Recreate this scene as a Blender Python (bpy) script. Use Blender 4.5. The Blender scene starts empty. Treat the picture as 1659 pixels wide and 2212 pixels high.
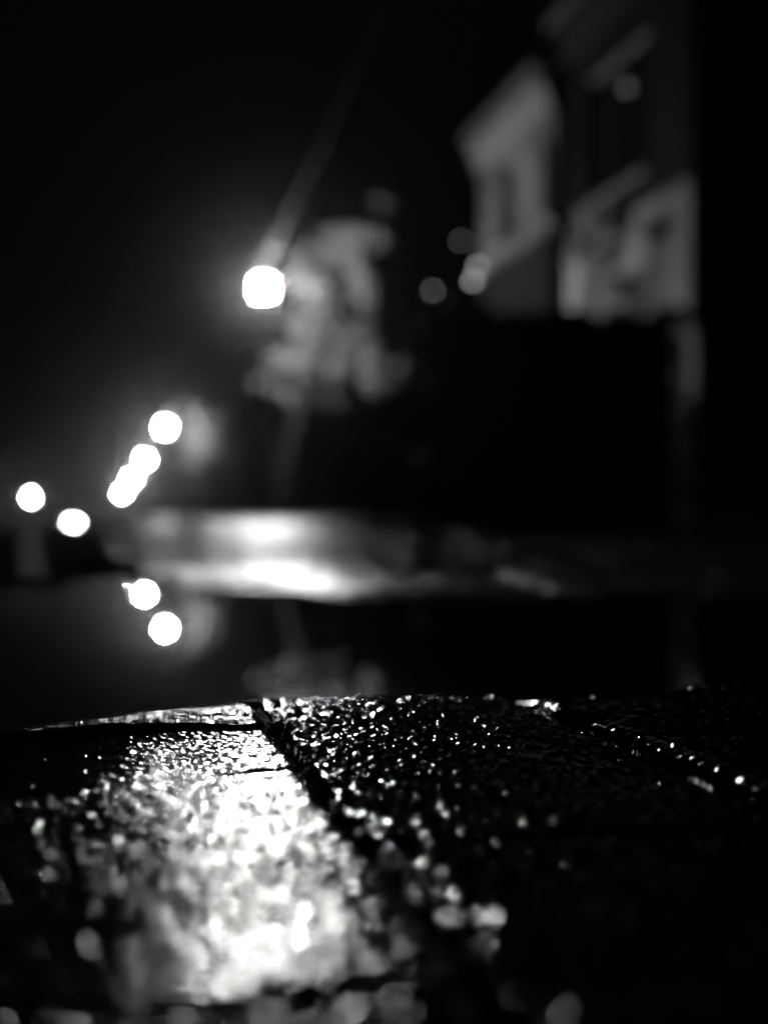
import bpy, bmesh, math, random
import numpy as np
from mathutils import Vector, Matrix

# ------------------------------------------------------------------ camera, world, exposure
sc = bpy.context.scene
col = sc.collection
R = math.radians
CAM_H = 0.10                     # lens a hand's breadth above the wet paving
YAW = R(11.3)                    # camera looks 11.3 deg to the right of the street axis (+Y)
LENS = 50.0
cam_d = bpy.data.cameras.new('camera')
cam = bpy.data.objects.new('camera', cam_d); col.objects.link(cam)
cam.location = (0, 0, CAM_H)
cam.rotation_euler = (R(90), 0, -YAW)
cam_d.sensor_fit = 'VERTICAL'; cam_d.sensor_height = 36.0; cam_d.sensor_width = 36.0
cam_d.lens = LENS
cam_d.shift_y = 29 / 2212
cam_d.clip_start = 0.01; cam_d.clip_end = 5000
cam_d.dof.use_dof = True
cam_d.dof.focus_distance = 0.66
cam_d.dof.aperture_fstop = 3.9
sc.camera = cam

w = bpy.data.worlds.new('World'); sc.world = w; w.use_nodes = True
nt = w.node_tree
sky = nt.nodes.new('ShaderNodeTexSky'); sky.sky_type = 'NISHITA'; sky.sun_disc = False
sky.sun_elevation = R(-4); sky.sun_rotation = R(200)
bw = nt.nodes.new('ShaderNodeRGBToBW')
nt.links.new(sky.outputs[0], bw.inputs[0])
nt.links.new(bw.outputs[0], nt.nodes['Background'].inputs[0])
nt.nodes['Background'].inputs[1].default_value = 0.05
sc.view_settings.view_transform = 'Standard'; sc.view_settings.look = 'None'
sc.view_settings.exposure = 0.0; sc.view_settings.gamma = 1.0
cy = sc.cycles
cy.use_denoising = True; cy.denoising_input_passes = 'RGB'
cy.use_adaptive_sampling = False
cy.sample_clamp_direct = 0; cy.sample_clamp_indirect = 0
cy.max_bounces = 4; cy.diffuse_bounces = 2; cy.glossy_bounces = 3; cy.volume_bounces = 0
cy.transmission_bounces = 3; cy.transparent_max_bounces = 6
cy.caustics_reflective = False; cy.caustics_refractive = False
cy.blur_glossy = 0.0

LAMP_L = 2200.0                  # radiance of a lantern's glass
HAZE = 0.00022

# ------------------------------------------------------------------ helpers
F_PX = LENS / 36.0 * 2212        # focal length in measuring units
HOR = 1135.0
FW = Vector((math.sin(YAW), math.cos(YAW), 0)); RT = Vector((math.cos(YAW), -math.sin(YAW), 0))
def at(x, y, d):
    """world point seen at measured (x, y) at depth d metres"""
    p = FW * d + RT * ((x - 829.5) / F_PX * d)
    return Vector((p.x, p.y, CAM_H + (HOR - y) / F_PX * d))
def at_u(x, y, u):
    """world point seen at measured (x, y) on the plane X = u (parallel to the street)"""
    r = (x - 829.5) / F_PX
    d = u / (FW.x + RT.x * r)
    return at(x, y, d)
def sstep(a, b, t):
    t = np.clip((t - a) / (b - a), 0, 1); return t * t * (3 - 2 * t)
def walk_z(v):
    """height of the footway along the street: dips at the puddle, then climbs a little"""
    return 0.012 * sstep(1.7, 3.4, v) + 0.235 * sstep(3.6, 27.0, v) - 0.030 * (1 - sstep(1.5, 2.6, v))
def road_z(v):
    return 0.004 * sstep(2.0, 3.6, v) + 0.045 * sstep(3.0, 27.0, v) - 0.040 * (1 - sstep(1.6, 3.0, v))

def put(o, parent=None, **k):
    col.objects.link(o)
    if parent is not None: o.parent = parent
    for a, b in k.items(): o[a] = b
    return o
def empty(name, loc, **k):
    o = bpy.data.objects.new(name, None); o.location = loc; o.empty_display_size = 0.2
    return put(o, **k)
def from_bm(name, bm, m, parent=None, smooth=False, **k):
    me = bpy.data.meshes.new(name); bm.to_mesh(me); bm.free()
    me.materials.append(m)
    if smooth: me.shade_smooth()
    return put(bpy.data.objects.new(name, me), parent, **k)
def box(bm, a, b, bevel=0.0):
    (x0, y0, z0), (x1, y1, z1) = a, b
    r = bmesh.ops.create_cube(bm, size=1, matrix=Matrix.Translation(((x0+x1)/2, (y0+y1)/2, (z0+z1)/2)) @ Matrix.Diagonal((x1-x0, y1-y0, z1-z0, 1)))
    if bevel:
        es = list({e for v in r['verts'] for e in v.link_edges})
        bmesh.ops.bevel(bm, geom=es, offset=bevel, segments=2, affect='EDGES', profile=0.6)
def tube(bm, pts, rad, n=8):
    pts = [Vector(p) for p in pts]; rings = []
    for i, p in enumerate(pts):
        t = (pts[min(i+1, len(pts)-1)] - pts[max(i-1, 0)]).normalized()
        a = t.orthogonal().normalized() if abs(t.z) < 0.99 else Vector((1, 0, 0))
        a = (a - t * a.dot(t)).normalized(); b = t.cross(a)
        r = rad[i] if isinstance(rad, (list, tuple)) else rad
        rings.append([bm.verts.new(p + (a * math.cos(6.28319*k/n) + b * math.sin(6.28319*k/n)) * r) for k in range(n)])
    for A, B in zip(rings, rings[1:]):
        for k in range(n): bm.faces.new((A[k], A[(k+1) % n], B[(k+1) % n], B[k]))
    bm.faces.new(rings[0][::-1]); bm.faces.new(rings[-1])
def lathe(bm, c, prof, n=12, square=False):
    rings = []
    for r, z in prof:
        rings.append([bm.verts.new((c[0] + r*math.cos(6.28319*(k+.5)/n), c[1] + r*math.sin(6.28319*(k+.5)/n), c[2] + z)) for k in range(n)])
    for A, B in zip(rings, rings[1:]):
        for k in range(n): bm.faces.new((A[k], A[(k+1) % n], B[(k+1) % n], B[k]))
    bm.faces.new(rings[0][::-1]); bm.faces.new(rings[-1])
def copy_tree(o, parent=None):
    c = o.copy(); col.objects.link(c); c.parent = parent
    for ch in [x for x in bpy.data.objects if x.parent == o]: copy_tree(ch, c)
    return c

# ------------------------------------------------------------------ materials (all greys: the place is seen in black and white)
def mat(name, grey, rough, spec=0.5, noise=None, bump=None, rough_var=0.0, ior=1.45, metallic=0.0):
    m = bpy.data.materials.new(name); m.use_nodes = True
    t = m.node_tree; p = t.nodes['Principled BSDF']
    p.inputs['Base Color'].default_value = (grey, grey, grey, 1)
    p.inputs['Roughness'].default_value = rough
    p.inputs['IOR'].default_value = ior
    p.inputs['Specular IOR Level'].default_value = spec
    p.inputs['Metallic'].default_value = metallic
    tc = t.nodes.new('ShaderNodeNewGeometry')
    if noise:
        sc_, amt = noise
        n = t.nodes.new('ShaderNodeTexNoise'); n.inputs['Scale'].default_value = sc_; n.inputs['Detail'].default_value = 5
        t.links.new(tc.outputs['Position'], n.inputs['Vector'])
        r = t.nodes.new('ShaderNodeMapRange'); r.inputs[1].default_value = 0.3; r.inputs[2].default_value = 0.7
        r.inputs[3].default_value = grey * (1 - amt); r.inputs[4].default_value = grey * (1 + amt)
        t.links.new(n.outputs['Fac'], r.inputs[0]); t.links.new(r.outputs[0], p.inputs['Base Color'])
        if rough_var:
            q = t.nodes.new('ShaderNodeMapRange'); q.inputs[1].default_value = 0.3; q.inputs[2].default_value = 0.7
            q.inputs[3].default_value = max(0.02, rough - rough_var); q.inputs[4].default_value = rough + rough_var
            t.links.new(n.outputs['Fac'], q.inputs[0]); t.links.new(q.outputs[0], p.inputs['Roughness'])
    if bump:
        prev = None
        for sc_, dist in bump:
            n = t.nodes.new('ShaderNodeTexNoise'); n.inputs['Scale'].default_value = sc_; n.inputs['Detail'].default_value = 2
            t.links.new(tc.outputs['Position'], n.inputs['Vector'])
            b = t.nodes.new('ShaderNodeBump'); b.inputs['Strength'].default_value = 1; b.inputs['Distance'].default_value = dist
            t.links.new(n.outputs['Fac'], b.inputs['Height'])
            if prev: t.links.new(prev.outputs[0], b.inputs['Normal'])
            prev = b
        t.links.new(prev.outputs[0], p.inputs['Normal'])
    return m
def glow(name, L):
    m = bpy.data.materials.new(name); m.use_nodes = True
    t = m.node_tree; p = t.nodes['Principled BSDF']
    p.inputs['Base Color'].default_value = (.8, .8, .8, 1)
    p.inputs['Emission Color'].default_value = (1, 1, 1, 1); p.inputs['Emission Strength'].default_value = L
    return m
def bead_stone():
    """dark granite, damp and matt, with a skin of water on its grains where the mesh attribute 'bead' is 1"""
    m = bpy.data.materials.new('beaded_granite'); m.use_nodes = True; t = m.node_tree
    t.nodes.remove(t.nodes['Principled BSDF'])
    at_ = t.nodes.new('ShaderNodeAttribute'); at_.attribute_name = 'bead'
    ge = t.nodes.new('ShaderNodeNewGeometry'); nz = t.nodes.new('ShaderNodeTexNoise'); nz.inputs['Scale'].default_value = 60; nz.inputs['Detail'].default_value = 4
    t.links.new(ge.outputs['Position'], nz.inputs['Vector'])
    c = t.nodes.new('ShaderNodeMapRange'); c.inputs[1].default_value = .3; c.inputs[2].default_value = .7; c.inputs[3].default_value = .005; c.inputs[4].default_value = .022
    t.links.new(nz.outputs['Fac'], c.inputs[0])
    d = t.nodes.new('ShaderNodeBsdfDiffuse'); t.links.new(c.outputs[0], d.inputs['Color'])
    g = t.nodes.new('ShaderNodeBsdfGlossy'); g.distribution = 'BECKMANN'; g.inputs['Roughness'].default_value = 0.17; g.inputs['Color'].default_value = (1, 1, 1, 1)
    f = t.nodes.new('ShaderNodeFresnel'); f.inputs['IOR'].default_value = 1.45
    k = t.nodes.new('ShaderNodeMath'); k.operation = 'MULTIPLY'
    t.links.new(f.outputs[0], k.inputs[0]); t.links.new(at_.outputs['Fac'], k.inputs[1])
    x = t.nodes.new('ShaderNodeMixShader'); t.links.new(k.outputs[0], x.inputs[0]); t.links.new(d.outputs[0], x.inputs[1]); t.links.new(g.outputs[0], x.inputs[2])
    t.links.new(x.outputs[0], t.nodes['Material Output'].inputs['Surface'])
    return m
M_STONE = bead_stone()
M_WATER = mat('puddle_water', 0.004, 0.0, ior=1.333)
def wet_ground(name, grey, rough, film, bump):
    """rain-soaked ground: dull stone seen through an uneven film of water"""
    m = bpy.data.materials.new(name); m.use_nodes = True; t = m.node_tree
    t.nodes.remove(t.nodes['Principled BSDF'])
    ge = t.nodes.new('ShaderNodeNewGeometry')
    def noise(sc_, det=3):
        n = t.nodes.new('ShaderNodeTexNoise'); n.inputs['Scale'].default_value = sc_; n.inputs['Detail'].default_value = det
        t.links.new(ge.outputs['Position'], n.inputs['Vector']); return n
    def remap(n, lo, hi):
        c = t.nodes.new('ShaderNodeMapRange'); c.inputs[1].default_value = .3; c.inputs[2].default_value = .7; c.inputs[3].default_value = lo; c.inputs[4].default_value = hi
        t.links.new(n.outputs['Fac'], c.inputs[0]); return c
    prev = None
    for sc_, dist in bump:
        n = noise(sc_, 2); b = t.nodes.new('ShaderNodeBump'); b.inputs['Strength'].default_value = 1; b.inputs['Distance'].default_value = dist
        t.links.new(n.outputs['Fac'], b.inputs['Height'])
        if prev: t.links.new(prev.outputs[0], b.inputs['Normal'])
        prev = b
    d = t.nodes.new('ShaderNodeBsdfDiffuse'); t.links.new(remap(noise(6), grey*.6, grey*1.4).outputs[0], d.inputs['Color']); t.links.new(prev.outputs[0], d.inputs['Normal'])
    g = t.nodes.new('ShaderNodeBsdfGlossy'); g.distribution = 'BECKMANN'; g.inputs['Color'].default_value = (1, 1, 1, 1)
    t.links.new(remap(noise(2.5), rough - .07, rough + .07).outputs[0], g.inputs['Roughness']); t.links.new(prev.outputs[0], g.inputs['Normal'])
    f = t.nodes.new('ShaderNodeFresnel'); f.inputs['IOR'].default_value = 1.33; t.links.new(prev.outputs[0], f.inputs['Normal'])
    k = t.nodes.new('ShaderNodeMath'); k.operation = 'MULTIPLY'      # the water film covers only part of the ground, in patches
    t.links.new(f.outputs[0], k.inputs[0]); t.links.new(remap(noise(3.3), film*.5, film*1.5).outputs[0], k.inputs[1])
    x = t.nodes.new('ShaderNodeMixShader'); t.links.new(k.outputs[0], x.inputs[0]); t.links.new(d.outputs[0], x.inputs[1]); t.links.new(g.outputs[0], x.inputs[2])
    t.links.new(x.outputs[0], t.nodes['Material Output'].inputs['Surface'])
    return m
M_SLAB = wet_ground('wet_paving', 0.08, 0.38, 0.12, [(25, 0.003), (200, 0.0010)])
M_FILM = wet_ground('paving_under_water_film', 0.06, 0.42, 0.75, [(14, 0.022), (60, 0.006), (200, 0.0018)])
M_ROAD = wet_ground('wet_asphalt', 0.02, 0.34, 0.3, [(120, 0.003)])
M_JOINT = mat('joint_sand', 0.02, 0.9, noise=(200, .4))
M_EARTH = mat('dark_ground', 0.03, 0.9, noise=(.3, .4))
M_IRON = mat('black_iron', 0.015, 0.6, spec=.2, noise=(8, .3))
M_PLASTER = mat('pale_plaster', 0.055, 0.9, spec=.05, noise=(0.7, .6), bump=[(40, .004)])
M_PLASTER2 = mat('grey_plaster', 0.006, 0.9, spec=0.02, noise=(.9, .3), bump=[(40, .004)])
M_LIT_BAND = mat('lit_band_paint', 0.22, 0.9, spec=0.05, noise=(0.9, .8), bump=[(40, .004)])  # pale blotchy tone: mottled lamplight painted into the lower wall's colour
M_GREYTRIM = mat('grey_trim', 0.012, 0.7, spec=.05, noise=(3, .2))
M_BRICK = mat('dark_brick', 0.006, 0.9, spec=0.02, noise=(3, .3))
M_TRIM = mat('white_trim', 0.11, 0.6, spec=.05, noise=(3, .1))
M_ROOF = mat('slate', 0.06, 0.6, spec=.1, noise=(3, .3))
M_GLASS = mat('window_glass', 0.006, 0.06, noise=(1, .2))
M_FRAME = mat('frame_paint', 0.12, 0.5, noise=(4, .2))
M_BARK = mat('bark', 0.015, 0.9, spec=.1, noise=(9, .4), bump=[(30, .02)])
M_LEAF = mat('leaf', 0.11, 0.5, spec=.1, noise=(2, .4))
M_CREEPER = mat('creeper_leaf', 0.04, 0.6, spec=.1, noise=(3, .4))
M_WALL = mat('boundary_render', 0.10, 0.9, spec=.1, noise=(2, .3), bump=[(25, .006)])
M_CAR = mat('car_paint', 0.03, 0.25, noise=(2, .1))
M_TYRE = mat('tyre', 0.02, 0.8, noise=(9, .2))
M_PEBBLE = mat('wet_pebble', 0.35, 0.2, noise=(90, .4))
M_LAMP = glow('lantern_glass', LAMP_L)
M_HEAD = glow('headlamp_glass', 650)
def bulb(L): return glow('dim_bulb', L)

# ------------------------------------------------------------------ ground, road, footway
rng = np.random.default_rng(7)
random.seed(7)
def grf(nu, nv, du, sig, seed):
    """gaussian random field of unit deviation, correlation length sig (m), on a grid of step du"""
    g = np.random.default_rng(seed).standard_normal((nu, nv))
    ku = np.fft.fftfreq(nu, du)[:, None] * 2 * np.pi; kv = np.fft.rfftfreq(nv, du)[None, :] * 2 * np.pi
    h = np.fft.irfft2(np.fft.rfft2(g) * np.exp(-(ku**2 + kv**2) * sig**2 / 2), s=(nu, nv))
    return (h - h.mean()) / h.std()
def grid_mesh(name, X, Y, Z, m, smooth=True):
    nu, nv = X.shape
    co = np.stack([X, Y, Z], -1).reshape(-1, 3).astype(np.float32)
    i = np.arange(nu * nv).reshape(nu, nv)
    q = np.stack([i[:-1, :-1], i[1:, :-1], i[1:, 1:], i[:-1, 1:]], -1).reshape(-1, 4).astype(np.int32)
    me = bpy.data.meshes.new(name)
    me.vertices.add(len(co)); me.vertices.foreach_set('co', co.ravel())
    me.loops.add(q.size); me.loops.foreach_set('vertex_index', q.ravel())
    me.polygons.add(len(q)); me.polygons.foreach_set('loop_start', np.arange(0, q.size, 4, dtype=np.int32))
    me.polygons.foreach_set('loop_total', np.full(len(q), 4, dtype=np.int32))
    me.update(calc_edges=True); me.validate()
    me.materials.append(m)
    if smooth: me.shade_smooth()
    return me
vv = np.concatenate([np.linspace(-6, 1, 15), np.linspace(1.15, 4, 40), np.linspace(4.2, 30, 90), np.linspace(33, 330, 60)])
# open ground far below everything, out to the horizon
gx, gy = np.meshgrid(np.linspace(-3000, 3000, 7), np.linspace(-3000, 3000, 7), indexing='ij')
put(bpy.data.objects.new('ground', grid_mesh('ground', gx, gy, gx * 0 - 0.20, M_EARTH)), kind='structure')
# road
uu = np.concatenate([np.linspace(-9.2, -1.3, 12), np.linspace(-1.1, -0.06, 14)])
X, Y = np.meshgrid(uu, vv, indexing='ij')
Zr = road_z(Y) + 0.015 * (1 - ((X + 4.6) / 4.6)**2) * sstep(2, 8, Y) + 0.004 * np.sin(X * 5 + np.sin(Y * 1.7)) * sstep(1, 4, Y)
put(bpy.data.objects.new('road', grid_mesh('road', X, Y, Zr, M_ROAD)), kind='structure')
# far footway
X, Y = np.meshgrid(np.array([-13, -9.40, -9.38]), vv, indexing='ij')
Z = road_z(Y) + 0.10; Z[-1] -= 0.3
put(bpy.data.objects.new('far_pavement', grid_mesh('far_pavement', X, Y, Z, M_SLAB)), kind='structure')
# bedding of the near footway, under the slabs; carries the view from v = 9 m on
bu = np.concatenate([[-0.055], np.linspace(-0.05, 1.6, 30), np.linspace(1.7, 7.2, 40)])
X, Y = np.meshgrid(bu, vv, indexing='ij')
lowf = 0.010 * np.sin(X * 2.1 + 0.6 * Y) * np.sin(Y * 0.9 + 1) + 0.006 * np.sin(X * 5.3 - Y * 2.2)
Zb = walk_z(Y) - 0.035 * (1 - sstep(9.0, 9.4, Y)) + lowf * sstep(9, 12, Y)
Zb[0] -= 0.25
walk = put(bpy.data.objects.new('footway', grid_mesh('footway', X, Y, Zb, M_SLAB)), kind='structure')

# ------------------------------------------------------------------ paving stones right in front of the lens
def grains(X, Y, c, H, tu, tv, wetp, seed):
    """close-packed wet grains: each a low cap with a slant of its own, the highest one showing; cell size c"""
    r = np.random.default_rng(seed)
    i0, j0 = np.floor(X / c).astype(int), np.floor(Y / c).astype(int)
    oi, oj = i0.min() - 1, j0.min() - 1
    n, m = i0.max() - oi + 2, j0.max() - oj + 2
    jx, jy = r.random((n, m)), r.random((n, m)); RR = c * r.uniform(.55, 1.0, (n, m)); HH = H * r.uniform(.4, 1.3, (n, m)); H0 = r.uniform(0, .05 * c, (n, m))
    TX = tu * np.clip(r.standard_t(6, (n, m)), -2.6, 2.6); TY = tv * np.clip(r.standard_t(6, (n, m)), -2.2, 2.2); W = r.random((n, m))
    out = np.full(X.shape, -1.0); wet = np.zeros(X.shape)
    for di in (-1, 0, 1):
        for dj in (-1, 0, 1):
            a, b = i0 + di - oi, j0 + dj - oj
            dx, dy = X - (i0 + di + jx[a, b]) * c, Y - (j0 + dj + jy[a, b]) * c
            d2 = (dx*dx + dy*dy) / RR[a, b]**2
            h = H0[a, b] - HH[a, b] * d2 - 0.06 * c * np.clip(d2 - .5, 0, None) + TX[a, b] * dx + TY[a, b] * dy
            k = h > out; out = np.where(k, h, out); wet = np.where(k, (W[a, b] < wetp) * sstep(1.0, .55, d2), wet)
    return out, wet
def stone(u0, u1, v0, v1, seed, sl=0.004, sr=0.004, sf=0.004, sn=0.004, step=0.00052, zfun=None, grain=0.06e-3, tu=.17, tv=.08, cell=2.7e-3, wetp=.6, wav=1.0, arris=False, film=0.0):
    nu, nv = int((u1-u0)/step), int((v1-v0)/step)
    s = np.linspace(0, 1, nu)[:, None]; t = np.linspace(0, 1, nv)[None, :]
    r = np.random.default_rng(seed)
    def wob(n, a):
        k = np.linspace(0, 1, n); return sum(a / (j+1) * np.sin(6.283 * (k * (j+1) * r.uniform(.7, 1.6) + r.random())) for j in range(5))
    ul, ur = u0 + wob(nv, .0012), u1 + wob(nv, .0012); vl, vr = v0 + wob(nu, .0012), v1 + wob(nu, .0012)
    X = ul[None, :] * (1-s) + ur[None, :] * s; Y = vl[:, None] * (1-t) + vr[:, None] * t
    n2 = grf(nu, nv, step, .0040, seed+50); n3 = grf(nu, nv, step, .016, seed+90); n4 = grf(nu, nv, step, .05, seed+120)
    dm, bead = grains(X, Y, cell, grain, tu, tv, wetp, seed)
    worn = 0.78 + 0.34 * sstep(-1.3, .9, n3 + .6 * n4)      # patches worn smoother, patches left rough
    Z = (dm - dm.mean()) * worn + wav * (0.00006 * n2 + 0.0004 * n3 + 0.0006 * n4)
    for dist, rad in ((X - ul[None, :], sl), (ur[None, :] - X, sr), (Y - vl[:, None], sn), (vr[:, None] - Y, sf)):
        k = np.clip(rad - dist, 0, rad) / rad
        Z -= rad * 0.75 * (1 - np.sqrt(np.clip(1 - k*k, 0, 1)))
    if zfun is not None: Z += zfun(X, Y)
    bead = np.maximum(bead, film)
    if arris: bead = np.maximum(bead, (X - ul[None, :] < sl) * (n3 > -.5) * (Y < .78) * 1.0)
    Z[0, :] = Z[-1, :] = -0.035; Z[:, 0] = Z[:, -1] = -0.035
    o = bpy.data.objects.new('paving_stone', grid_mesh('paving_stone', X, Y, Z, M_STONE))
    o.data.attributes.new('bead', 'FLOAT', 'POINT').data.foreach_set('value', bead.astype(np.float32).ravel())
    return put(o, walk)
J = 0.0022
WATER_Z = -0.011
def z1(X, Y):
    s = (X + .041) * -.617 + (Y - .713) * .787
    return 0.0020 - 0.0125 * np.clip((s + .087) / .118, 0, None)**5
def z2(X, Y):
    crack = np.exp(-((Y - (.588 + (X-.083)*.35)) / .0024)**2) * sstep(.040, .055, X)
    return -0.004 * crack - 0.05 * np.clip(.02 - X, 0, None)
def z4(X, Y): return 0.0006 - 0.011 * (np.clip(Y - .80, 0, None) / .06)**2 - 0.02 * np.clip(X - .16, 0, None)
def z6(X, Y):
    chip = np.exp(-((Y - .682) / .010)**2) * np.exp(-((X - .235) / .012)**2)
    return 0.005 - 0.016 * (np.clip(Y - .70, 0, None) / .14)**2 - 0.006 * chip
stone(-.085, .083-J, .70+J, .90, 1, sr=.004, sn=.005, zfun=z1, tu=.12, tv=.075, wetp=.9, film=.15)
stone(-.085, .083-J, .30+J, .70-J, 2, sr=.005, sf=.006, sn=.004, zfun=z2, cell=2.9e-3, tu=.095, tv=.075, film=.35, wetp=.95, wav=.45)
stone(-.085, .083-J, .05, .30-J, 3, sr=.005, sf=.004, step=.0008)
stone(.083+J, .235-J, .443+J, .92, 4, sl=.004, sn=.005, zfun=z4, tu=.155, wetp=.8)
stone(.083+J, .235-J, .10, .443-J, 5, sl=.004, sf=.005, step=.0008)
stone(.235+J, .37-J, .616+J, 1.0, 6, sl=.008, step=.0008, zfun=z6, arris=True)
stone(.235+J, .37-J, .26, .616-J, 7, sl=.008, step=.0008, zfun=lambda X, Y: 0.004 + 0*X, arris=True)
stone(.37+J, .52-J, .50+J, 1.05, 8, sl=.006, step=.0014, cell=4.5e-3, zfun=lambda X, Y: 0.003 - 0.011 * (np.clip(Y - .76, 0, None) / .12)**2)
stone(.37+J, .52-J, .20, .50-J, 9, sl=.006, step=.0014, cell=4.5e-3)
stone(.52+J, .68-J, .40, .98, 10, sl=.006, step=.0018, cell=5e-3, zfun=lambda X, Y: 0.003 - 0.011 * (np.clip(Y - .72, 0, None) / .12)**2)

# the puddle over the dropped footway
X, Y = np.meshgrid(np.linspace(-2.2, 1.9, 4), np.linspace(0.55, 3.1, 4), indexing='ij')
put(bpy.data.objects.new('puddle', grid_mesh('puddle', X, Y, X*0 + WATER_Z, M_WATER)), kind='structure')

# slabs of the footway beyond the puddle
kk = 0
v = 1.72
row = 0
while v < 9.2:
    ln = 0.46
    u = 0.075 - (0.22 if row % 2 else 0)
    while u < 3.2:
        a, b = max(u, 0.075), u + 0.44
        if b - a > 0.1:
            n = 7 if v < 3.2 else 4
            s = np.linspace(a + .004, b - .004, n+2); t = np.linspace(v + .004, v + ln - .004, n+2)
            s[1] = s[0] + .008; s[-2] = s[-1] - .008; t[1] = t[0] + .008; t[-2] = t[-1] - .008
            SX, SY = np.meshgrid(s, t, indexing='ij')
            tu, tv, dz = rng.normal(0, .003), rng.normal(0, .003), rng.normal(0, .0012)
            SZ = walk_z(SY) + dz + tu * (SX - (a+b)/2) + tv * (SY - v - ln/2) + 0.0022 * np.sin(SX*9 + SY*5) + 0.0022 * np.sin(SX*4.1 - SY*11 + 1)
            SZ -= 0.045 * (1 - sstep(.15, .45, SX)) * (1 - sstep(2.3, 3.1, SY))
            for A in (SZ[0], SZ[-1], SZ[:, 0], SZ[:, -1]): A -= 0.003
            X2 = np.pad(SX, 1, mode='edge'); Y2 = np.pad(SY, 1, mode='edge'); Z2 = np.pad(SZ, 1, mode='edge')
            for A in (Z2[0], Z2[-1], Z2[:, 0], Z2[:, -1]): A -= 0.04
            put(bpy.data.objects.new('paving_slab', grid_mesh('paving_slab', X2, Y2, Z2, M_FILM if v < (2.5 if u > .3 else 3.0) and u < .9 else M_SLAB)), walk)
        u += 0.44
    v += ln; row += 1
# kerb stones between footway and road
v = 3.7
kerb = empty('kerb', (0, 0, 0), kind='structure')
while v < 40:
    L = 0.9
    bm = bmesh.new(); z = float(walk_z(np.array(v + L/2)))
    z0, z1_ = float(walk_z(np.array(v))), float(walk_z(np.array(v+L)))
    box(bm, (-.055, v + .004, z - .25), (.07, v + L - .004, z), .012)
    for q in bm.verts:
        if q.co.z > z - .1: q.co.z += (z0 - z) + (z1_ - z0) * (q.co.y - v) / L + 0.004
    from_bm('kerb_stone', bm, M_SLAB, kerb, True)
    v += L
# pebbles standing out of the water
for (x, y, s), lab in zip(((374, 1449, .0026), (386, 1509, .0020)), ('small wet pebble poking out of the dark puddle below the reflected lamps', 'tiny wet pebble in the puddle close to the far edge of the paving')):
    d = F_PX * (CAM_H - WATER_Z - .002) / (y - HOR); p = at(x, y, d)
    bm = bmesh.new(); bmesh.ops.create_icosphere(bm, subdivisions=3, radius=s, matrix=Matrix.Translation(p) @ Matrix.Diagonal((1, 1.1, .8, 1)))
    for q in bm.verts: q.co += Vector((random.uniform(-1, 1), random.uniform(-1, 1), random.uniform(-1, 1))) * s * .05
    from_bm('pebble', bm, M_PEBBLE, None, True, label=lab, category='pebble', group='pebbles in the puddle')

# ------------------------------------------------------------------ street lamps
def lamp_mesh(H, armx):
    root = bpy.data.objects.new('street_lamp', None)
    bm = bmesh.new()
    lathe(bm, (0, 0, 0), [(.16, 0), (.16, .10), (.12, .14), (.11, .75), (.13, .80), (.08, .86)], 10)
    b = from_bm('base', bm, M_IRON, root)
    bm = bmesh.new(); tube(bm, [(0, 0, .8), (0, 0, H*.5), (0, 0, H - .19)], [.065, .055, .035], 10)
    from_bm('post', bm, M_IRON, root, True)
    bm = bmesh.new(); lathe(bm, (-armx, 0, H), [(.15, .118), (.16, .13), (.10, .20), (.03, .27), (.02, .36)], 8)
    from_bm('cap', bm, M_IRON, root)
    bm = bmesh.new(); box(bm, (-armx - .125, -.125, H - .14), (-armx + .125, .125, H + .115), .06)
    from_bm('lantern_glass', bm, M_LAMP, root, True)
    bm = bmesh.new(); lathe(bm, (-armx, 0, H), [(.035, -.23), (.13, -.165), (.14, -.143)], 8)
    from_bm('lantern_seat', bm, M_IRON, root)
    return root
proto = lamp_mesh(4.0, 0.0)
col.objects.link(proto)
lamps = [((569, 622), 4.0, 'nearest and largest glowing street lantern, beside the lit tree'),
         ((357, 923), 4.0, 'second glowing street lantern from the camera in the right-hand row'),
         ((313, 993), 4.0, 'third glowing street lantern in the right-hand row, just below the second'),
         ((285, 1035), 4.0, 'fourth glowing street lantern in the row, overlapping its two neighbours'),
         ((264, 1065), 4.0, 'lowest and farthest glowing street lantern of the right-hand row')]
for i, ((x, y), H, lab) in enumerate(lamps):
    o = proto if i == 0 else copy_tree(proto)
    d = (H + .245 - CAM_H) * F_PX / (HOR - y)
    p = at(x, y, d)
    o.location = (p.x, p.y, p.z - H)
    o['label'] = lab; o['category'] = 'street lamp'; o['group'] = 'street lanterns along the street'
o = copy_tree(proto); d = 4.15 * F_PX / 61; p = at(68, 1074, d)
o.location = (p.x, p.y, p.z - 4.0); o.rotation_euler.z = math.pi
o.location = (p.x, p.y, p.z - 4.0)
o['label'] = 'lone glowing street lantern at the far left, across the road'; o['category'] = 'street lamp'; o['group'] = 'street lanterns along the street'

# added cables, lit by the lanterns, standing in for the lens streaks
M_STREAK = mat('streak_grey', 0.15, 0.6, spec=.1, noise=(5, .2))
def cable(a, b, sag, label):
    bm = bmesh.new(); a, b = Vector(a), Vector(b)
    pts = [a.lerp(b, k/30) - Vector((0, 0, sag * 4 * (k/30) * (1 - k/30))) for k in range(31)]
    tube(bm, pts, .009, 6)
    from_bm('streak_cable', bm, M_STREAK, None, True, label=label, category='cable', group='added cables for the lens streaks')
def lamp_top(i):
    (x, y), H, _ = lamps[i]; d = (H + .245 - CAM_H) * F_PX / (HOR - y); return at(x, y, d) + Vector((0, 0, .36))
t1 = lamp_top(0); e = at(770, 130, 18.0)
cable(t1, t1.lerp(e, 2.0), .12, 'added thin cable standing in for the lens streak rising from the nearest lantern up and to the right')
cable(lamp_top(1), t1, .35, 'added thin cable standing in for the lens streak between the second lantern and the nearest one')
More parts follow.
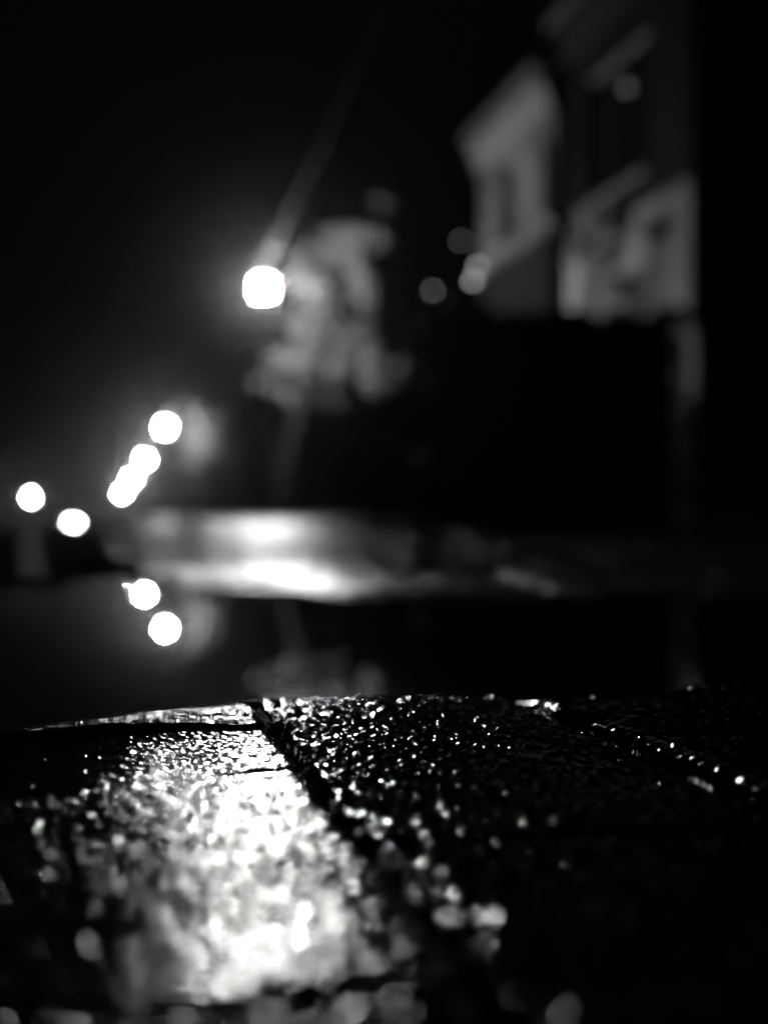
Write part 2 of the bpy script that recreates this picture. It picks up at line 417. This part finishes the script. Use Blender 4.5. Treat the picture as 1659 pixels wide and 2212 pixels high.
# ------------------------------------------------------------------ trees
def leaf_cloud(bm, c, rad, n, size, rnd):
    for _ in range(n):
        q = Vector((rnd.gauss(0, 1), rnd.gauss(0, 1), rnd.gauss(0, 1)))
        q = q.normalized() * rnd.random()**.4
        p = Vector(c) + Vector((q.x * rad, q.y * rad, q.z * rad * .8))
        a = Vector((rnd.uniform(-1, 1), rnd.uniform(-1, 1), rnd.uniform(-1, 1))).normalized(); b = a.orthogonal().normalized()
        b = (b * math.cos(rnd.random()*6) + a.cross(b) * math.sin(rnd.random()*6)).normalized()
        s = size * rnd.uniform(.7, 1.3)
        vs = [bm.verts.new(p + k) for k in (a*s, b*s*.42, -a*s, -b*s*.42)]
        bm.faces.new(vs)
def tree(base, top, clumps, d, leaf, label, n=300, seed=1, tr=.16):
    rnd = random.Random(seed)
    root = empty('leafy_tree', base, label=label, category='tree', group='street trees')
    top = Vector(top) - Vector(base)
    bm = bmesh.new(); tube(bm, [(0, 0, -.1), (0.02, 0, top.z*.4), (top.x*.6, top.y*.6, top.z*.75), top], [tr*1.2, tr, tr*.8, tr*.5], 10)
    tk = from_bm('trunk', bm, M_BARK, root, True)
    bl = bmesh.new()
    for i, (x, y, r) in enumerate(clumps):
        dd = d + rnd.uniform(-.9, .9)
        c = at(x, y, dd) - Vector(base); rad = r / F_PX * dd
        for _ in range(6):
            off = Vector((rnd.gauss(0, 1), rnd.gauss(0, 1), rnd.gauss(0, 1))) * rad * .6; k = rad * rnd.uniform(.35, .65)
            leaf_cloud(bl, c + off, k, int(n * 1.5 * (k/.5)**2) + 20, leaf, rnd)
            bm = bmesh.new(); tube(bm, [c, c + off*.6 + Vector((0, 0, .03)), c + off], [.012, .008, .004], 5); from_bm('twig', bm, M_BARK, root, True)
        st = top * rnd.uniform(.75, 1.0)
        bm = bmesh.new(); tube(bm, [st, (st + c)/2 + Vector((0, 0, .1)), c], [.05, .03, .012], 6)
        from_bm('limb', bm, M_BARK, root, True)
    cr = from_bm('crown', bl, M_LEAF, root)
    return root
T1 = [(805, 505, 24), (828, 450, 16), (770, 560, 45), (700, 600, 50), (650, 560, 30), (720, 680, 62), (770, 640, 34), (690, 760, 55), (745, 790, 55),
      (640, 790, 45), (600, 820, 30), (800, 815, 36), (860, 806, 22), (650, 845, 34), (765, 720, 34), (660, 700, 44), (740, 740, 44), (780, 590, 34), (720, 850, 34), (690, 640, 44)]
b1 = at(612, 1116, 28.3)
tree((b1.x, b1.y, float(walk_z(np.array(b1.y))) - .02), at(660, 820, 28.3), T1, 28.2, .10, 'leafy tree lit by the nearest lantern', seed=3)
T2 = [(430, 930, 24), (455, 950, 22), (440, 975, 20), (410, 985, 18), (470, 980, 18), (420, 900, 16)]
b2 = at(425, 1117, 62)
tree((b2.x, b2.y, float(walk_z(np.array(b2.y))) - .02), at(428, 1000, 62), T2, 62, .13, 'small faintly lit tree beside the second lantern', seed=5)

# ------------------------------------------------------------------ houses
def wall_with_holes(bm, u0, u1, v0, v1, z0, z1, holes):
    """slab of wall between u0 and u1 facing -X, with rectangular openings (va, vb, za, zb)"""
    vs = sorted({v0, v1, *[h[0] for h in holes], *[h[1] for h in holes]}); zs = sorted({z0, z1, *[h[2] for h in holes], *[h[3] for h in holes]})
    for a, b in zip(vs, vs[1:]):
        run = None
        for c, d in zip(zs, zs[1:]):
            if any(h[0] <= a and b <= h[1] and h[2] <= c and d <= h[3] for h in holes): continue
            box(bm, (u0, a, c), (u1, b, d))
def window(parent, u, h, glass=M_GLASS, bars=1):
    a, b, c, d = h
    bm = bmesh.new(); t = .06
    box(bm, (u + .10, a, c), (u + .17, a + t, d)); box(bm, (u + .10, b - t, c), (u + .17, b, d))
    box(bm, (u + .10, a + t, c), (u + .17, b - t, c + t)); box(bm, (u + .10, a + t, d - t), (u + .17, b - t, d))
    wn = from_bm('window', bm, M_FRAME, parent)
    vs = np.linspace(a + t, b - t, bars + 2)
    for k in range(bars + 1):
        bm = bmesh.new(); box(bm, (u + .13, vs[k] + .012, c + t), (u + .145, vs[k+1] - .012, d - t)); from_bm('pane', bm, glass, wn)
    bm = bmesh.new(); box(bm, (u - .08, a - .08, c - .09), (u + .099, b + .08, c - .002), .01); from_bm('sill', bm, M_TRIM, wn)
    return wn
def house(name, label, u, v0, v1, H, holes, wall_m, door=None, z0=-.05, depth=7.0, ridge=2.2, trim=M_TRIM):
    root = empty(name, (0, 0, 0), label=label, category='house', group='houses on the right-hand side')
    bm = bmesh.new()
    allh = holes + ([door] if door else [])
    wall_with_holes(bm, u, u + .3, v0, v1, z0, H, allh)
    box(bm, (u + .3, v0, z0), (u + depth, v0 + .3, H)); box(bm, (u + .3, v1 - .3, z0), (u + depth, v1, H)); box(bm, (u + depth - .3, v0 + .3, z0), (u + depth, v1 - .3, H))
    # gables
    for a, b in ((v0, v0 + .3), (v1 - .3, v1)):
        f = [bm.verts.new(p) for p in ((u, a, H), (u + depth, a, H), (u + depth/2, a, H + ridge), (u, b, H), (u + depth, b, H), (u + depth/2, b, H + ridge))]
        bm.faces.new((f[0], f[1], f[2])); bm.faces.new((f[3], f[5], f[4]))
    from_bm('wall', bm, wall_m, root)
    for h in holes: window(root, u, h)
    if door:
        a, b, c, d = door
        bm = bmesh.new(); box(bm, (u + .12, a, c), (u + .18, b, d)); dr = from_bm('door', bm, M_FRAME, root)
        bm = bmesh.new(); bmesh.ops.create_icosphere(bm, subdivisions=2, radius=.035, matrix=Matrix.Translation((u + .09, a + .12, c + 1.0))); from_bm('door_knob', bm, M_IRON, dr, True)
    # roof with a soffit
    bm = bmesh.new(); o = .35; s = ridge / (depth/2)
    pr = [(u - o, H - o*s + .10), (u + depth/2, H + ridge + .10), (u + depth + o, H - o*s + .10), (u + depth + o, H - o*s + .28), (u + depth/2, H + ridge + .30), (u - o, H - o*s + .28)]
    A = [bm.verts.new((p[0], v0 - .1, p[1])) for p in pr]; B = [bm.verts.new((p[0], v1 + .1, p[1])) for p in pr]
    n = len(pr)
    for k in range(n): bm.faces.new((A[k], A[(k+1) % n], B[(k+1) % n], B[k]))
    bm.faces.new((A[0], A[5], A[4], A[1])); bm.faces.new((A[1], A[4], A[3], A[2])); bm.faces.new((B[1], B[4], B[5], B[0])); bm.faces.new((B[2], B[3], B[4], B[1]))
    bmesh.ops.recalc_face_normals(bm, faces=bm.faces)
    rf = from_bm('roof', bm, M_ROOF, root)
    bm = bmesh.new(); box(bm, (u + depth/2 - .3, (v0+v1)/2 - .4, H + ridge - .1), (u + depth/2 + .3, (v0+v1)/2 + .4, H + ridge + 1.1), .02); from_bm('chimney', bm, M_BRICK, rf)
    if trim:
        bm = bmesh.new(); box(bm, (u - .22, v0 - .02, H - .34), (u - .003, v1 + .02, H - .12), .02); from_bm('cornice', bm, trim, root)
        bm = bmesh.new(); box(bm, (u - .10, v0 - .02, H - .62), (u - .003, v1 + .02, H - .36), .01); from_bm('frieze', bm, trim, root)
    return root
U = 7.0
def hole(xa, xb, zb, zt): return (at_u(xb, 0, U).y, at_u(xa, 0, U).y, zb, zt)
vF, vN = at_u(1040, 0, U).y, at_u(1196, 0, U).y
far_holes = [hole(1078, 1114, 5.0, 6.5), hole(1172, 1193, 5.0, 6.4)]
house('house', 'pale house with bright eaves and narrow windows, beyond the dark gap', U, vN, vF, 7.3, far_holes, M_PLASTER)
ph = bpy.data.objects['house']
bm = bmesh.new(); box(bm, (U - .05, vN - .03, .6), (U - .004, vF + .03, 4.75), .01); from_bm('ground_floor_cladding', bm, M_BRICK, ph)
vF2, vN2 = at_u(1232, 0, U).y, at_u(1494, 0, U).y
near_holes = [hole(1258, 1402, 4.75, 6.65), hole(1400, 1450, 1.0, 2.3)]
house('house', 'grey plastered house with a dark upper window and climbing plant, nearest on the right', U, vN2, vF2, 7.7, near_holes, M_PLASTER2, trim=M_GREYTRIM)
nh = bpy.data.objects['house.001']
bm = bmesh.new(); box(bm, (U - .04, vN2 - .03, 2.45), (U - .004, vF2 + .03, 4.3), .01); from_bm('lower_wall_lit_band', bm, M_LIT_BAND, nh)  # lamp falloff painted in: pale band low down, darker wall above
# dark neighbours
house('house', 'dark brick house set back behind the pale house, with small dim lamps', 12.0, 30.5, 44.0, 6.6,
      [(32.5, 33.6, 3.9, 5.4), (36, 37.1, 3.9, 5.4), (39.6, 40.7, 3.9, 5.4), (32.5, 33.6, .9, 2.4)], M_BRICK, door=(36, 37, .2, 2.3), trim=None)
# climbing plant on the nearest lit house
rnd = random.Random(11)
bm = bmesh.new(); stems = bmesh.new()
foot = at_u(1300, 1100, U); foot.z = .05; foot.x = U - .06
root = empty('climbing_plant', foot, label='dark climbing plant spread over the lower wall of the grey plastered house', category='climbing plant')
for (x, y, r) in ((1258, 500, 30), (1300, 545, 24), (1318, 478, 30), (1332, 618, 18), (1245, 545, 20), (1400, 500, 12), (1320, 690, 20), (1310, 740, 30)):
    c = at_u(x, y, U - .14) - foot; rad = r / F_PX * 19
    for _ in range(int(900 * rad * rad) + 25):
        a = rnd.uniform(0, 6.283); q = rad * rnd.random()**.5
        p = c + Vector((rnd.uniform(-.09, .09), q * math.cos(a) * 2.2, q * math.sin(a)))
        t = rnd.uniform(0, 6.283); s = rnd.uniform(.07, .13); nx = rnd.uniform(-.5, .5)
        e1 = Vector((nx*.6, math.cos(t), math.sin(t))).normalized() * s; e2 = Vector((rnd.uniform(-.5, .5), -math.sin(t), math.cos(t))).normalized() * s * .7
        bm.faces.new([bm.verts.new(p + k) for k in (e1, e2, -e1, -e2)])
    tube(stems, [(0, 0, 0), Vector((0, c.y*.4, c.z*.5)), Vector((0, c.y, c.z))], [.03, .02, .01], 6)
from_bm('leaves', bm, M_CREEPER, root); from_bm('stem', stems, M_BARK, root, True)
# boundary wall across the front yard and its pale end pillar
dW = 14.0
a, b = at(905, 0, dW), at(1491, 0, dW)
zt = CAM_H + (HOR - 680) / F_PX * dW
root = empty('boundary_wall', (a.x, a.y, 0), label='tall dark boundary wall in front of the lit houses', category='wall')
bm = bmesh.new(); box(bm, (0, -.12, -.1), (b.x - a.x, .12, zt - .08)); from_bm('wall', bm, M_WALL, root)
nk = 6; Lw = (b.x - a.x) / nk
for k in range(nk):
    bm = bmesh.new(); box(bm, (k*Lw + .004, -.17, zt - .078), ((k+1)*Lw - .004, .17, zt), .012); from_bm('coping_stone', bm, M_WALL, root)
root.rotation_euler.z = 0
p = at(1507, 708, 14.6)
root = empty('gate_pillar', (p.x, p.y, 0), label='pale upright pillar at the right end of the dark wall', category='pillar')
bm = bmesh.new(); box(bm, (-.07, -.11, -.05), (.07, .11, p.z - .10), .012); from_bm('shaft', bm, M_TRIM, root)
bm = bmesh.new(); box(bm, (-.10, -.14, p.z - .098), (.10, .14, p.z - .03), .015); lathe(bm, (0, 0, p.z - .032), [(.09, 0), (.05, .06), (.01, .08)], 4); from_bm('cap', bm, M_TRIM, root)

rnd = random.Random(31)
hb = at(840, 0, 13.6); hb.z = 0
hedge = empty('hedge', (hb.x, hb.y, 0), label='dark unlit hedge growing against the left end of the dark wall', category='hedge')
bm = bmesh.new()
for k in range(46):
    x = rnd.uniform(770, 925); hi = 1110 - (1110 - 700) * min(1, max(.25, (x - 745) / 165)) * rnd.uniform(.9, 1.03)
    c = at(x, rnd.uniform(hi, 1090), 13.6 + rnd.gauss(0, .25)) - hb; c.z = max(.12, c.z + 0)
    leaf_cloud(bm, c, rnd.uniform(.16, .30), 130, .05, rnd)
from_bm('leaves', bm, M_CREEPER, hedge)
for k in range(5):
    bm = bmesh.new(); x = rnd.uniform(-.3, .35); tube(bm, [(x, 0, -.05), (x + .05, .04, .5), (x + rnd.gauss(0, .1), 0, 1.0)], [.03, .02, .008], 6); from_bm('stem', bm, M_BARK, hedge, True)
ivy = empty('ivy', (hb.x, hb.y, 0), label='dark ivy tufts spilling over the top of the dark wall', category='ivy')
bm = bmesh.new()
for k in range(26):
    x = rnd.uniform(925, 1480); c = at(x, 684 + rnd.gauss(0, 9), dW + rnd.uniform(-.18, .1)) - hb
    leaf_cloud(bm, c, rnd.uniform(.05, .17), 60, .045, rnd)
from_bm('leaves', bm, M_CREEPER, ivy)
rnd = random.Random(21)
q = Vector((2.77 - p.x, 24.5 - p.y, 0)).normalized()
blocker = empty('blocker', (p.x + q.x*.75, p.y + q.y*.75, 0), label='added leafy bush hidden in the dark beside the pale pillar', category='blocker')  # added leaf mass, out of sight, shading the lower pillar
bm = bmesh.new()
for k in range(20):
    zz = rnd.uniform(.1, 1.7); leaf_cloud(bm, (rnd.gauss(0, .16), rnd.gauss(0, .16), zz), .30 - .1*zz/1.5, int(90 - 38*zz), .07, rnd)
from_bm('leaves', bm, M_CREEPER, blocker)
for k in range(4):
    bm = bmesh.new(); tube(bm, [(0, 0, -.05), (rnd.gauss(0, .06), rnd.gauss(0, .06), .6), (rnd.gauss(0, .15), rnd.gauss(0, .15), 1.3)], [.025, .015, .006], 6); from_bm('stem', bm, M_BARK, blocker, True)
# small dim lamps on the dark houses
def wall_lamp(x, y, d, label, cat='wall lamp', name='wall_lamp', r=.06, L=1.0):
    p = at(x, y, d)
    root = empty(name, p, label=label, category=cat, group='small dim lamps around the houses')
    bm = bmesh.new(); bmesh.ops.create_icosphere(bm, subdivisions=2, radius=r); from_bm('globe', bm, bulb(L), root, True)
    bm = bmesh.new(); lathe(bm, (0, 0, 0), [(r*.7, r*.85), (r*.8, r*1.1), (r*.3, r*1.5)], 8); from_bm('cap', bm, M_IRON, root)
    bm = bmesh.new(); tube(bm, [(0, 0, r*1.3), (.06, 0, r*1.9), (.18, 0, r*1.6)], .012, 6); from_bm('bracket', bm, M_IRON, root, True)
def d_at_u(x, u): return u / (FW.x + RT.x * (x - 829.5) / F_PX)
wall_lamp(935, 628, d_at_u(935, 11.8), 'small dim globe lamp left of the pale house, level with its base', L=2.2)
wall_lamp(995, 520, d_at_u(995, 11.8), 'small dim globe lamp highest of those left of the pale house', L=1.0)
wall_lamp(1033, 575, d_at_u(1033, 6.8), 'upper of two small globe lamps at the far corner of the pale house', L=0.8)
wall_lamp(1022, 606, d_at_u(1022, 6.8), 'lower of two small globe lamps at the far corner of the pale house', L=1.2)
wall_lamp(935, 925, d_at_u(935, 11.8), 'very faint low globe lamp on the dark brick house', L=0.35)
wall_lamp(1355, 188, d_at_u(1355, 6.86), 'small dim globe standing in for a glint on the dark upper window', L=0.14)  # added glowing globe in place of a glint on the window glass

# ------------------------------------------------------------------ a car far down the road
p = at(160, 1131, 300); zc = float(road_z(np.array(300.0))) + .05
car = empty('car', (p.x, p.y, zc), label='distant car with headlights on, far down the road on the left', category='car')
bm = bmesh.new()
prof = [(-2.1, .25), (-2.15, .65), (-1.9, .85), (-.9, .95), (-.35, 1.38), (1.1, 1.42), (1.75, 1.0), (2.1, .92), (2.15, .3)]
A = [bm.verts.new((-.85, y, z)) for y, z in prof]; B = [bm.verts.new((.85, y, z)) for y, z in prof]
for k in range(len(prof)): bm.faces.new((A[k], A[(k+1) % len(prof)], B[(k+1) % len(prof)], B[k]))
bm.faces.new(A); bm.faces.new(B[::-1]); bmesh.ops.recalc_face_normals(bm, faces=bm.faces)
from_bm('body', bm, M_CAR, car)
bm = bmesh.new(); f = [bm.verts.new(q) for q in ((-.72, -.915, .98), (.72, -.915, .98), (.66, -.385, 1.36), (-.66, -.385, 1.36))]; bm.faces.new(f)
from_bm('windscreen', bm, M_GLASS, car)
for s in (-.6, .6):
    bm = bmesh.new(); box(bm, (s - .14, -2.20, .58), (s + .14, -2.10, .74), .03); from_bm('headlight', bm, M_HEAD, car)
for sx in (-.8, .8):
    for sy in (-1.35, 1.3):
        bm = bmesh.new(); bmesh.ops.create_cone(bm, cap_ends=True, segments=16, radius1=.32, radius2=.32, depth=.2, matrix=Matrix.Translation((sx, sy, .32)) @ Matrix.Rotation(math.pi/2, 4, 'Y'))
        from_bm('wheel', bm, M_TYRE, car)

# ------------------------------------------------------------------ damp night air
bm = bmesh.new(); box(bm, (-60, -15, -1.2), (80, 330, 13))
m = bpy.data.materials.new('haze'); m.use_nodes = True; t = m.node_tree
t.nodes.remove(t.nodes['Principled BSDF'])
pv = t.nodes.new('ShaderNodeVolumePrincipled'); pv.inputs['Color'].default_value = (.9, .9, .9, 1); pv.inputs['Density'].default_value = HAZE; pv.inputs['Anisotropy'].default_value = 0.965
t.links.new(pv.outputs[0], t.nodes['Material Output'].inputs['Volume'])
from_bm('haze', bm, m, None, kind='stuff')
